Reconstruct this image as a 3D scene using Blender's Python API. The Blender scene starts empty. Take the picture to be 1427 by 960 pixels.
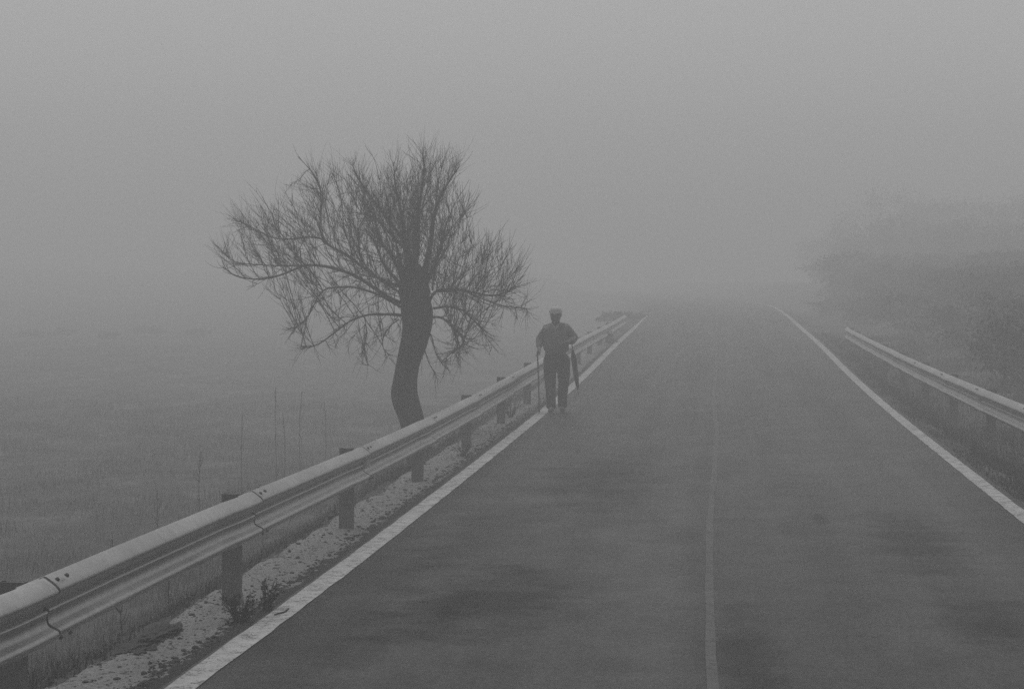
import bpy, bmesh, math, random
from mathutils import Vector, Matrix, noise
from mathutils.bvhtree import BVHTree

# ------------------------------------------------------------------ camera, sky, sun, exposure
scene = bpy.context.scene
COL = scene.collection
CAM_H = 2.05
YAW, PITCH = math.radians(5.95), math.radians(-1.66)
FPX = 2750.0                      # focal length in pixels of a 1427 px wide frame
cam_data = bpy.data.cameras.new("camera")
cam_data.sensor_width = 36.0
cam_data.lens = 36.0 * FPX / 1427.0
cam_data.clip_start = 0.1
cam_data.clip_end = 3000.0
cam = bpy.data.objects.new("camera", cam_data)
COL.objects.link(cam)
cam.location = (0, 0, CAM_H)
cam.rotation_euler = (math.radians(90) + PITCH, 0, YAW)
scene.camera = cam

SUN_EL, SUN_AZ = math.radians(76), math.radians(-6)      # azimuth from +Y towards +X
world = bpy.data.worlds.new("World")
scene.world = world
world.use_nodes = True
wn = world.node_tree.nodes; wl = world.node_tree.links
wn.clear()
sky = wn.new("ShaderNodeTexSky"); sky.sky_type = 'NISHITA'; sky.sun_disc = False
sky.sun_elevation = SUN_EL; sky.sun_rotation = SUN_AZ
sky.air_density = 1.0; sky.dust_density = 1.8; sky.ozone_density = 1.0; sky.altitude = 0
bw = wn.new("ShaderNodeHueSaturation"); bw.inputs['Saturation'].default_value = 0.0
bg = wn.new("ShaderNodeBackground"); bg.inputs['Strength'].default_value = 0.082
wo = wn.new("ShaderNodeOutputWorld")
wl.new(sky.outputs['Color'], bw.inputs['Color']); wl.new(bw.outputs['Color'], bg.inputs['Color'])
wl.new(bg.outputs['Background'], wo.inputs['Surface'])

sd = bpy.data.lights.new("sun", 'SUN'); sd.energy = 1.4; sd.angle = math.radians(50)
sd.color = (1.0, 1.0, 1.0)
sun = bpy.data.objects.new("sun", sd); COL.objects.link(sun)
_d = Vector((math.sin(SUN_AZ) * math.cos(SUN_EL), math.cos(SUN_AZ) * math.cos(SUN_EL), math.sin(SUN_EL)))
sun.rotation_euler = _d.to_track_quat('Z', 'Y').to_euler()
sun.location = (0, 0, 30)

scene.view_settings.view_transform = 'Standard'
scene.view_settings.look = 'None'
scene.view_settings.exposure = 0.05
scene.view_settings.gamma = 1.0
cy = scene.cycles
cy.max_bounces = 8; cy.volume_bounces = 5; cy.diffuse_bounces = 3; cy.glossy_bounces = 2
cy.use_denoising = False
FOG = 0.0163

# ------------------------------------------------------------------ helpers
R = random.Random(7)

def lerp(a, b, t): return a + (b - a) * t
def interp(tab, x):
    if x <= tab[0][0]: return tab[0][1]
    for (a, va), (b, vb) in zip(tab, tab[1:]):
        if x <= b:
            return lerp(va, vb, (x - a) / (b - a))
    return tab[-1][1]
def smoothstep(a, b, x):
    t = min(1, max(0, (x - a) / (b - a))); return t * t * (3 - 2 * t)

def ray(px, py):
    x = (px - 713.5) / FPX; y = 1.0; z = -(py - 480) / FPX
    y, z = y * math.cos(PITCH) - z * math.sin(PITCH), y * math.sin(PITCH) + z * math.cos(PITCH)
    x, y = x * math.cos(YAW) - y * math.sin(YAW), x * math.sin(YAW) + y * math.cos(YAW)
    return Vector((x, y, z))
def at(px, py, Y):
    r = ray(px, py); t = Y / r.y
    return Vector((r.x * t, Y, CAM_H + r.z * t))

class MB:
    def __init__(self): self.v = []; self.f = []; self.m = []
    def add(self, vs, fs):
        o = len(self.v); self.v += [tuple(p) for p in vs]; self.f += [tuple(i + o for i in f) for f in fs]
    def box(self, c, s, rot=None):
        vs = []
        for x in (-.5, .5):
            for y in (-.5, .5):
                for z in (-.5, .5):
                    p = Vector((x * s[0], y * s[1], z * s[2]))
                    if rot: p = rot @ p
                    vs.append(p + Vector(c))
        self.add(vs, [(0, 1, 3, 2), (4, 6, 7, 5), (0, 4, 5, 1), (2, 3, 7, 6), (0, 2, 6, 4), (1, 5, 7, 3)])
    def tube(self, pts, rad, n=6, cap=True):
        pts = [Vector(p) for p in pts]
        if not hasattr(rad, '__len__'): rad = [rad] * len(pts)
        vs = []; up = Vector((.31, .17, .93))
        u = None
        for i, p in enumerate(pts):
            d = (pts[min(i + 1, len(pts) - 1)] - pts[max(i - 1, 0)])
            if d.length < 1e-9: d = Vector((0, 0, 1))
            d.normalize()
            if u is None:
                u = d.cross(up)
                if u.length < 1e-3: u = d.cross(Vector((1, 0, 0)))
            else:
                u = u - d * u.dot(d)
            u.normalize(); w = d.cross(u)
            for k in range(n):
                a = 2 * math.pi * k / n
                vs.append(p + (u * math.cos(a) + w * math.sin(a)) * rad[i])
        fs = []
        for i in range(len(pts) - 1):
            for k in range(n):
                a = i * n + k; b = i * n + (k + 1) % n
                fs.append((a, b, b + n, a + n))
        if cap:
            fs.append(tuple(range(n - 1, -1, -1))); l = (len(pts) - 1) * n
            fs.append(tuple(range(l, l + n)))
        self.add(vs, fs)
    def mesh(self, name, mat, smooth=False):
        me = bpy.data.meshes.new(name); me.from_pydata(self.v, [], self.f); me.update()
        if mat: me.materials.append(mat)
        if smooth: me.polygons.foreach_set('use_smooth', [True] * len(me.polygons))
        return me
    def build(self, name, mat, parent=None, smooth=False, loc=None):
        return link(name, self.mesh(name, mat, smooth), parent, loc)

def link(name, data, parent=None, loc=None):
    o = bpy.data.objects.new(name, data); COL.objects.link(o)
    if parent: o.parent = parent
    if loc is not None: o.location = loc
    return o
def tag(o, label=None, cat=None, group=None, kind=None):
    if label: o['label'] = label
    if cat: o['category'] = cat
    if group: o['group'] = group
    if kind: o['kind'] = kind
    return o
def thing(name, label, cat, loc=(0, 0, 0), group=None, rz=0):
    o = link(name, None, None, loc); o.rotation_euler.z = rz
    return tag(o, label, cat, group)
def copy_tree(o, parent=None):
    c = o.copy(); COL.objects.link(c)
    if parent: c.parent = parent
    for ch in list(o.children): copy_tree(ch, c)
    return c

# ------------------------------------------------------------------ materials
class NT:
    def __init__(self, name):
        self.mat = bpy.data.materials.new(name); self.mat.use_nodes = True
        self.n = self.mat.node_tree.nodes; self.l = self.mat.node_tree.links
        self.b = self.n['Principled BSDF']
        tc = self.n.new('ShaderNodeTexCoord'); self.obj = tc.outputs['Object']
    def noise(self, scale, detail=4, rough=.55, stretch=None, vec=None):
        t = self.n.new('ShaderNodeTexNoise'); t.inputs['Scale'].default_value = scale
        t.inputs['Detail'].default_value = detail; t.inputs['Roughness'].default_value = rough
        v = vec or self.obj
        if stretch:
            m = self.n.new('ShaderNodeMapping'); m.inputs['Scale'].default_value = stretch
            self.l.new(v, m.inputs['Vector']); v = m.outputs['Vector']
        self.l.new(v, t.inputs['Vector']); return t.outputs['Fac']
    def rng(self, fac, a, b, c=0.0, d=1.0, smooth=False):
        t = self.n.new('ShaderNodeMapRange')
        if smooth: t.interpolation_type = 'SMOOTHSTEP'
        for k, v in zip(('From Min', 'From Max', 'To Min', 'To Max'), (a, b, c, d)): t.inputs[k].default_value = v
        self.l.new(fac, t.inputs['Value']); return t.outputs['Result']
    def math(self, op, a, b=None):
        t = self.n.new('ShaderNodeMath'); t.operation = op
        for i, x in enumerate((a, b)):
            if x is None: continue
            if isinstance(x, (int, float)): t.inputs[i].default_value = x
            else: self.l.new(x, t.inputs[i])
        return t.outputs[0]
    def grey(self, val):
        self.l.new(val, self.b.inputs['Base Color'])
    def bump(self, fac, strength=.4, dist=.01):
        t = self.n.new('ShaderNodeBump'); t.inputs['Strength'].default_value = strength
        t.inputs['Distance'].default_value = dist
        self.l.new(fac, t.inputs['Height']); self.l.new(t.outputs['Normal'], self.b.inputs['Normal'])
    def set(self, rough=.8, metal=0.0, spec=.3):
        self.b.inputs['Roughness'].default_value = rough
        self.b.inputs['Metallic'].default_value = metal
        self.b.inputs['Specular IOR Level'].default_value = spec

def simple(name, g, var=.2, scale=20, rough=.85, metal=0, spec=.3, bump=.3, stretch=None, dist=.005):
    t = NT(name); f = t.noise(scale, stretch=stretch)
    t.grey(t.rng(f, .3, .7, g * (1 - var), g * (1 + var)))
    if bump: t.bump(f, bump, dist)
    t.set(rough, metal, spec); return t.mat

def mat_asphalt():
    t = NT('asphalt')
    sep = t.n.new('ShaderNodeSeparateXYZ'); t.l.new(t.obj, sep.inputs[0])
    X, Y = sep.outputs[0], sep.outputs[1]
    big = t.noise(.55, 4, .6, (1.6, .35, 1))
    mid = t.noise(2.2, 5, .62, (1.0, .55, 1))
    cross = t.noise(1.0, 5, .65, (1.1, 2.4, 1))
    track = t.noise(1.0, 3, .5, (2.6, .035, 1))
    fine = t.noise(34, 3, .6, (1, .5, 1))
    grit = t.noise(150, 2, .5)
    v = t.rng(big, .25, .75, .7, 1.3)
    v = t.math('MULTIPLY', v, t.rng(mid, .25, .75, .75, 1.25))
    v = t.math('MULTIPLY', v, t.rng(cross, .3, .7, .86, 1.14))
    v = t.math('MULTIPLY', v, t.rng(fine, .3, .7, .75, 1.25))
    v = t.math('MULTIPLY', v, t.rng(grit, .35, .65, .6, 1.4))
    v = t.math('MULTIPLY', v, t.rng(track, .3, .7, .78, 1.22))
    wob = t.noise(1.3, 3, .6)
    wob2 = t.noise(4.5, 3, .6)
    def blob(cx, cyy, rx, ry, amt):
        nonlocal v
        dx = t.math('DIVIDE', t.math('SUBTRACT', X, cx), rx)
        dy = t.math('DIVIDE', t.math('SUBTRACT', Y, cyy), ry)
        d = t.math('ADD', t.math('MULTIPLY', dx, dx), t.math('MULTIPLY', dy, dy))
        d = t.math('ADD', t.math('SQRT', d), t.math('ADD', t.rng(wob, 0, 1, -1.1, 1.1), t.rng(wob2, 0, 1, -.5, .5)))
        v = t.math('MULTIPLY', v, t.rng(d, .15, 1.35, amt, 1.0, True))
    blob(-1.45, 12.9, .6, 1.5, .3)
    blob(-1.75, 11.9, .35, .9, .5)
    blob(-1.25, 20.5, .75, 2.4, .45)
    blob(-1.9, 16.5, .45, 3.0, .6)
    blob(1.58, 16.0, .42, 2.3, .38)
    blob(1.72, 12.2, .35, 1.3, .4)
    blob(.17, 10.6, .22, 2.2, .45)
    blob(.9, 17.5, .09, .45, .5)
    blob(-2.35, 12.5, .4, 4.5, .6)
    blob(-.8, 16.2, .35, .7, 1.4)
    blob(-.45, 13.5, .25, 6.0, 1.3)
    blob(.9, 22, .8, 6.0, 1.25)
    vn = t.math('MINIMUM', v, 1.6); v = t.math('MULTIPLY', v, .021)
    t.l.new(t.math('MULTIPLY', vn, .27), t.b.inputs['Specular IOR Level'])
    t.grey(v)
    t.bump(t.math('ADD', grit, t.math('MULTIPLY', fine, .7)), .5, .006)
    t.set(.52, 0, .42)
    return t.mat

def mat_paint(name, lo=.3, hi=.42, worn=.08, thr=.36):
    t = NT(name)
    a = t.noise(9, 5, .7); b = t.noise(60, 3, .7); c = t.noise(1.2, 3, .6)
    base = t.math('MULTIPLY', t.rng(a, .3, .7, lo, hi), t.rng(b, .3, .7, .86, 1.1))
    base = t.math('MULTIPLY', base, t.rng(c, .3, .7, .9, 1.08))
    m = t.rng(t.math('ADD', t.math('MULTIPLY', a, .45), t.math('MULTIPLY', b, .55)), thr, thr + .07, 0, 1)
    v = t.math('ADD', t.math('MULTIPLY', base, m), t.math('MULTIPLY', t.math('SUBTRACT', 1, m), worn))
    t.grey(v); t.bump(b, .3, .003); t.set(.75, 0, .3); return t.mat

def mat_ground():
    t = NT('field_soil')
    a = t.noise(.35, 5, .6, (1, .7, 1)); b = t.noise(3.0, 5, .65, (1.6, .6, 1)); c = t.noise(40, 3, .6)
    d = t.noise(.9, 6, .7, (1.0, .45, 1))
    v = t.math('MULTIPLY', t.rng(a, .3, .7, .035, .06), t.rng(b, .3, .7, .7, 1.35))
    v = t.math('MULTIPLY', v, t.rng(c, .3, .7, .75, 1.25))
    v = t.math('MULTIPLY', v, t.rng(d, .48, .68, .88, 2.1))
    t.grey(v); t.bump(b, .5, .05); t.set(.95, 0, .15); return t.mat

def mat_verge():
    t = NT('verge_grit')
    sep = t.n.new('ShaderNodeSeparateXYZ'); t.l.new(t.obj, sep.inputs[0])
    X = sep.outputs[0]
    a = t.noise(4, 5, .65, (1, .6, 1)); b = t.noise(30, 4, .7); c = t.noise(110, 2, .6); e = t.noise(9, 4, .7, (1, .35, 1))
    base = t.math('MULTIPLY', t.rng(a, .3, .7, .19, .25), t.rng(b, .3, .7, .72, 1.2))
    base = t.math('MULTIPLY', base, t.rng(c, .3, .7, .8, 1.2))
    # dark strip of moss and dirt beside the paint, ragged edge; patches of the same towards the drop
    x1 = t.math('ADD', X, t.math('ADD', t.rng(e, .2, .8, -.07, .07), t.rng(b, .2, .8, -.035, .035)))
    m = t.rng(x1, -2.925, -2.90, 0, 1)
    x2 = t.math('ADD', X, t.math('ADD', t.rng(a, .25, .75, -.13, .13), t.rng(b, .2, .8, -.06, .06)))
    m2 = t.rng(x2, -3.46, -3.40, 1, 0)
    m = t.math('MAXIMUM', m, t.math('MULTIPLY', m2, .85))
    dark = t.rng(b, .3, .7, .025, .045)
    v = t.math('ADD', t.math('MULTIPLY', base, t.math('SUBTRACT', 1, m)), t.math('MULTIPLY', dark, m))
    t.grey(v); t.bump(t.math('ADD', b, c), .7, .02); t.set(.95, 0, .15); return t.mat

def mat_steel(name, g, metal, rough, rust=0):
    t = NT(name)
    a = t.noise(3, 4, .6, (1, .25, 1)); b = t.noise(45, 3, .6); c = t.noise(14, 3, .7, (1, 1, .25))
    v = t.math('MULTIPLY', t.rng(a, .3, .7, g * .85, g * 1.12), t.rng(b, .3, .7, .93, 1.06))
    v = t.math('MULTIPLY', v, t.rng(c, .35, .75, 1.05, .82))
    t.grey(v); t.bump(b, .08, .003)
    t.set(rough, metal, .5)
    t.l.new(t.rng(a, .3, .7, rough - .06, rough + .1), t.b.inputs['Roughness'])
    return t.mat

def mat_bark():
    t = NT('bark')
    a = t.noise(14, 6, .7, (1, 1, .22)); b = t.noise(50, 3, .6, (1, 1, .4))
    t.grey(t.rng(a, .3, .7, .02, .05)); t.bump(t.math('ADD', a, t.math('MULTIPLY', b, .4)), .9, .03)
    t.set(.95, 0, .15); return t.mat

M = dict(
    asphalt=mat_asphalt(), paint=mat_paint('road_paint', .27, .42, .07, .405),
    centre=mat_paint('faded_paint', .066, .092, .034, .40),
    ground=mat_ground(), verge=mat_verge(),
    beam=mat_steel('galvanised_steel', .40, .85, .40), post=mat_steel('weathered_steel', .14, .0, .75),
    bolt=simple('bolt_steel_and_seam_shade', .06, rough=.7), reflector=simple('reflector_plate', .75, rough=.5, bump=0),
    bark=mat_bark(), twig=simple('twig_bark', .03, .3, 30, bump=0),
    grass=simple('dry_grass', .07, .5, 3, bump=0), grass2=simple('pale_dead_grass', .19, .4, 3, bump=0),
    weed=simple('dark_weed', .025, .4, 20, bump=0), moss=simple('moss_clump', .03, .5, 60, bump=.8, dist=.02),
    stone=simple('grit_stone', .17, .5, 40, bump=.5), darkstone=simple('dirt_crumb', .03, .4, 40),
    leaf=simple('evergreen_leaf', .035, .5, 4, bump=0),
    wool=simple('grey_wool', .135, .15, 90, rough=.95, bump=.5), shirt=simple('shirt_cotton', .42, .1, 60, rough=.9),
    trousers=simple('dark_trouser_cloth', .026, .2, 60, rough=.95, bump=.4),
    cap=simple('light_cap_cloth', .40, .1, 60, rough=.95), skin=simple('weathered_skin', .14, .1, 40, rough=.6, bump=.1),
    hair=simple('white_hair', .5, .2, 80, rough=.9, bump=.4), leather=simple('shoe_leather', .02, .2, 40, rough=.5),
    brolly=simple('black_umbrella_cloth', .015, .2, 40, rough=.7), wood=simple('stick_wood', .03, .3, 30, rough=.6),
    eye=simple('eye', .05, .1, 40, rough=.3, bump=0),
)

# ------------------------------------------------------------------ road profile and terrain
PROF = [(-80, .35), (0, .12), (8, .03), (12, .0), (18, .012), (24, .05), (31, .10), (36, .17), (42, .27), (48, .42), (56, .58),
        (65, .72), (74, .88), (82, .985), (90, 1.06), (100, 1.12), (130, 1.28), (170, 1.45), (220, 1.6), (700, 2.2)]
def road_z0(y): return interp(PROF, y)
def road_z(y):
    return sum(road_z0(y + d) for d in (-3, -1.5, 0, 1.5, 3)) / 5
def road_x(y):      # the road bends left over the rise
    return -0.0024 * max(0, y - 92) ** 1.8 if y < 160 else -0.0024 * 68 ** 1.8 - (y - 160) * .126
def n3(x, y, s, o=0): return noise.noise(Vector((x * s + o, y * s - o, o * .7)))

def ground_z(x, y):
    rz = road_z(y); xr = x - road_x(y)
    rb = rz
    und = .35 * n3(x, y, .04, 3) + .05 * n3(x, y, .5, 9) + .018 * n3(x, y, 2.2, 5)
    if -3.36 <= xr <= 2.95:
        return rz - .06
    if xr < 0:
        edge = 3.40
        d = -xr - edge
        low = -1.45 + .004 * max(0, -xr - 8) + .010 * max(0, y - 40) + 3.0 * smoothstep(80, 240, y) + 2.0 * smoothstep(40, 160, -xr)
        t = smoothstep(0, 3.0, d) ** .62
        wob = und * min(1, max(0, d) / 2.5)
        return lerp(rz - .06, min(low, rb - .15) if y < 84 else low, t) + wob
    d = xr - 2.95
    dip = -.22 * smoothstep(0, .8, d)
    bank = (1.15 * smoothstep(1.8, 9.6, d) + .6 * smoothstep(9, 40, d)) * lerp(.6, 1, smoothstep(20, 60, y))
    return lerp(rz, rb, smoothstep(0, 6, d)) - .06 + dip + bank + und * min(1, d / 2)

def spaced(a, b, fine0, fine1, step, growth):
    pts = [fine0]
    while pts[-1] < fine1: pts.append(pts[-1] + step)
    s = step
    while pts[-1] < b: s *= growth; pts.append(min(b, pts[-1] + s))
    s = step; left = [fine0]
    while left[-1] > a: s *= growth; left.append(max(a, left[-1] - s))
    return left[:0:-1] + pts

mb = MB()
xs = spaced(-330, 330, -9, 9, .16, 1.09); ys = spaced(-60, 560, 5, 45, .3, 1.05)
nx = len(xs)
for y in ys:
    for x in xs: mb.v.append((x, y, ground_z(x, y)))
for j in range(len(ys) - 1):
    for i in range(nx - 1):
        a = j * nx + i; mb.f.append((a, a + 1, a + nx + 1, a + nx))
tag(mb.build('ground', M['ground'], smooth=True), kind='structure')

def ribbon(name, mat, xa, xb, y0, y1, dz, nxs=2, dy=.5, fx=None, fz=None, sides=0.0):
    m = MB(); n = int((y1 - y0) / dy) + 1
    for j in range(n + 1):
        y = y0 + (y1 - y0) * j / n
        xo = road_x(y)
        a, b = (xa, xb) if fx is None else fx(y)
        row = []
        for i in range(nxs):
            x = lerp(a, b, i / (nxs - 1)); z = road_z(y) + dz
            if fz: z += fz(x, y)
            row.append((x + xo, y, z))
        if sides: row = [(row[0][0] - .01, y, row[0][2] - sides)] + row + [(row[-1][0] + .01, y, row[-1][2] - sides)]
        m.v += row
    w = nxs + (2 if sides else 0)
    for j in range(n):
        for i in range(w - 1):
            a = j * w + i; m.f.append((a, a + 1, a + w + 1, a + w))
    return m.build(name, mat, smooth=True)

tag(ribbon('road', M['asphalt'], -2.86, 2.9, -40, 400, 0, 9, .5,
           fx=lambda y: (-2.81 + .018 * n3(0, y, 1.1) + .012 * n3(0, y, 6), 2.86 + .04 * n3(5, y, .9) + .02 * n3(5, y, 5)), sides=.09), kind='structure')
tag(ribbon('road_edge_line', M['paint'], -2.78, -2.63, -20, 86, .004, 3, .25,
           fx=lambda y: (-2.785 + .010 * n3(1, y, 2) + .008 * n3(1, y, 7), lerp(-2.625, -2.77, smoothstep(58, 86, y)) + .008 * n3(2, y, 2) + .006 * n3(2, y, 8))), kind='structure')
tag(ribbon('road_edge_line', M['paint'], 2.63, 2.78, -20, 140, .004, 3, .25,
           fx=lambda y: (2.63 + .008 * n3(3, y, 2) + .006 * n3(3, y, 8), 2.785 + .010 * n3(4, y, 2) + .008 * n3(4, y, 7))), kind='structure')
def cfx(y):
    c = interp([(8, .0), (11, -.03), (14, -.055), (18, -.06), (22, -.03), (27, .0), (33, -.07), (42, -.03), (100, 0)], y) + .012 * n3(6, y, .8)
    w = .029 + .009 * n3(7, y, .7); return (c - w, c + w)
tag(ribbon('road_centre_line', M['centre'], 0, 0, -10, 110, .004, 3, .25, fx=cfx), kind='structure')

def vz(x, y):
    e = smoothstep(-2.88, -2.79, x)
    bumps = .016 * n3(x, y, 4) + .016 * n3(x, y, 11, 4) + .006 * n3(x, y, 30, 2)
    drop = -.10 * smoothstep(3.32, 3.5, -x + .1 * n3(x, y, 1.6))
    return bumps * (1 - e) + drop
vfx = lambda y: (-3.58 + .10 * n3(9, y, 1.3) + .05 * n3(9, y, 5), -2.78)
tag(ribbon('verge', M['verge'], 0, 0, 4, 62, -.008, 26, .05, fx=vfx, fz=vz), kind='structure')

# ------------------------------------------------------------------ guardrails
WPROF = [(0.0, .150), (.006, .156), (.018, .151), (.045, .132), (.064, .116), (.076, .103), (.081, .092), (.079, .081), (.070, .071),
         (.045, .052), (.022, .036), (.012, .022), (.008, .012), (.014, .010), (.027, .003), (.029, -.003), (.022, -.010),
         (.020, -.034), (.024, -.056), (.038, -.069), (.062, -.079), (.075, -.086), (.081, -.096), (.079, -.108), (.068, -.119), (.044, -.134), (.018, -.151), (.006, -.156), (0, -.150)]
def beam_mesh(y0, y1, xf, zf, side, out=0.0, n=6):
    m = MB(); th = .004; rows = []
    for j in range(n + 1):
        y = lerp(y0, y1, j / n)
        flare = out * smoothstep(n - 2, n - 1, j)
        ring = [(xf(y) + side * (d - .081 + flare), y, zf(y) - .157 + z) for d, z in WPROF]
        back = [(xf(y) + side * (d - .081 + flare - th), y, zf(y) - .157 + z * .985) for d, z in reversed(WPROF)]
        rows.append(ring + back)
    k = len(rows[0])
    for r_ in rows: m.v += r_
    for j in range(n):
        for i in range(k):
            a = j * k + i; b = j * k + (i + 1) % k
            m.f.append((a, b, b + k, a + k) if side < 0 else (a, a + k, b + k, b))
    h = k // 2
    for j in (0, n):
        for i in range(h - 1):
            a = j * k + i; b = j * k + i + 1; c = j * k + k - 2 - i; d = j * k + k - 1 - i
            m.f.append((a, b, c, d))
    return m

def post_mesh():
    m = MB(); w, d, t, h = .12, .06, .006, 1.5
    o = [(-w / 2, d / 2), (-w / 2, -d / 2), (w / 2, -d / 2), (w / 2, d / 2), (w / 2 - .02, d / 2), (w / 2 - .02, d / 2 - t), (w / 2 - t, d / 2 - t), (w / 2 - t, -d / 2 + t),
         (-w / 2 + t, -d / 2 + t), (-w / 2 + t, d / 2 - t), (-w / 2 + .02, d / 2 - t), (-w / 2 + .02, d / 2)]
    n = len(o)
    for z in (-h, 0): m.v += [(x, y, z) for x, y in o]
    for i in range(n): a, b = i, (i + 1) % n; m.f.append((a, b, b + n, a + n))
    m.f.append(tuple(range(n, 2 * n))); m.f.append(tuple(range(n - 1, -1, -1)))
    return m.mesh('post', M['post'])
POST = post_mesh()
def spacer_mesh():
    m = MB(); w = .03
    for s in (-1, 1): m.box((0, s * .05, 0), (w, .005, .19))
    m.box((-w / 2 + .003, 0, 0), (.005, .094, .19)); m.box((w / 2 - .003, 0, 0), (.005, .094, .19))
    return m.mesh('spacer', M['post'])
SPACER = spacer_mesh()
def bolt_mesh():
    m = MB(); m.tube([(0, 0, 0), (.004, 0, 0), (.012, 0, 0)], [.0125, .012, .007], 8)
    return m.mesh('bolt', M['bolt'])
BOLT = bolt_mesh()
def refl_mesh():
    m = MB(); m.add([(0, 0, -.05), (.005, 0, -.05), (.065, 0, -.03), (.065, 0, .03), (.005, 0, .05), (0, 0, .05),
                     (0, .004, -.05), (.005, .004, -.05), (.065, .004, -.03), (.065, .004, .03), (.005, .004, .05), (0, .004, .05)],
                    [(0, 1, 2, 3, 4, 5), (11, 10, 9, 8, 7, 6)] + [(i, (i + 1) % 6, (i + 1) % 6 + 6, i + 6) for i in range(6)])
    return m.mesh('reflector', M['reflector'])
REFL = refl_mesh()

def guardrail(label, side, xfront, ztab, ystart, nposts, refl, end_flare=False):
    # side +1: the hump faces +X (left rail), -1: faces -X (right rail)
    rr = random.Random(3)
    root = thing('guardrail', label, 'guardrail', (0, 0, 0), 'steel guardrails along the road edges')
    zf0 = lambda y: sum(interp(ztab, y + d) for d in (-2, 0, 2)) / 3
    y_end = ystart + 4 * (nposts - 1)
    def zf(y):
        z = zf0(y)
        if end_flare: z -= 1.0 * smoothstep(y_end - 5.0, y_end + 3, y)
        return z
    xf = lambda y: xfront + (-side * 1.0 * smoothstep(y_end - 6, y_end + 4, y) if end_flare else 0)
    for i in range(nposts):
        y = ystart + 4 * i
        tilt = (rr.uniform(-.012, .012), rr.uniform(-.012, .012), rr.uniform(-.05, .05))
        p = link('post', POST, root, (xf(y) - side * (.081 + .028 + .060), y, zf(y) - .006))
        p.rotation_euler = tilt
        s = link('spacer', SPACER, p, (side * (.06 + .0155), 0, -.155))
        if not side > 0: s.rotation_euler.z = math.pi
        ya, yb = y - .22, y + 4 + .09
        b = beam_mesh(ya, yb, xf, zf, side, .015, 12).build('beam', M['beam'], root, smooth=True)
        es = b.modifiers.new('es', 'EDGE_SPLIT'); es.split_angle = math.radians(50)
        beam_mesh(yb - .02, yb + .065, xf, zf, side, .0, 1).build('seam_shade', M['bolt'], b, smooth=True).location.x = side * .005  # dark band stands in for the shadow gap where two beams overlap
        if y < 34:
            for dy in (.16, .29):
                for d, z in ((.058, .136), (.072, -.122)):
                    bo = link('bolt', BOLT, b, (xf(y) + side * (d - .081 + .004), y + dy, zf(y) - .157 + z))
                    ang = .95 if z > 0 else -.6
                    bo.rotation_euler = (0, (-ang if side > 0 else math.pi + ang), 0)
        if y < 34:
            wb = MB(); wb.box((xf(y) + side * (.006 - .081 + .006), y - .10, zf(y) - .157 + .03), (.012, .05, .06)); wb.build('washer', M['bolt'], b)
        if i in refl:
            link('reflector', REFL, root, (xf(y) + side * (-.058), y + .125, zf(y) - .157 + .01)).rotation_euler.z = 0 if side > 0 else math.pi
    beam_mesh(ystart + .07, ystart + .14, xf, zf, side, .0, 1).build('seam_shade', M['bolt'], root, smooth=True).location.x = side * .005  # same painted gap shadow at the first joint
    b = beam_mesh(ystart - 4, ystart + .09, xf, zf, side, .015, 12).build('beam', M['beam'], root, smooth=True)
    b.modifiers.new('es', 'EDGE_SPLIT').split_angle = math.radians(50)
    return root
LZ = [(0, .75), (8, .75), (12, .727), (16.5, .685), (20.7, .684), (24.3, .705), (28, .741), (31.7, .80), (38, .87), (46, .95), (55, 1.02), (65, 1.15), (90, 1.4)]
RZ = [(0, .75), (21.8, .75), (28, .765), (34.7, .80), (43.4, .887), (50, .97), (57.7, 1.061), (80, 1.3)]
guardrail('steel guardrail on the left between the walking man, the bare tree and the road', 1, -2.96, LZ, 8.5, 14, (2, 4))
guardrail('steel guardrail on the right hand verge opposite the walking man', -1, 3.3, RZ, 5.6, 14, (5, 8), True)
guard_objs = None

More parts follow.
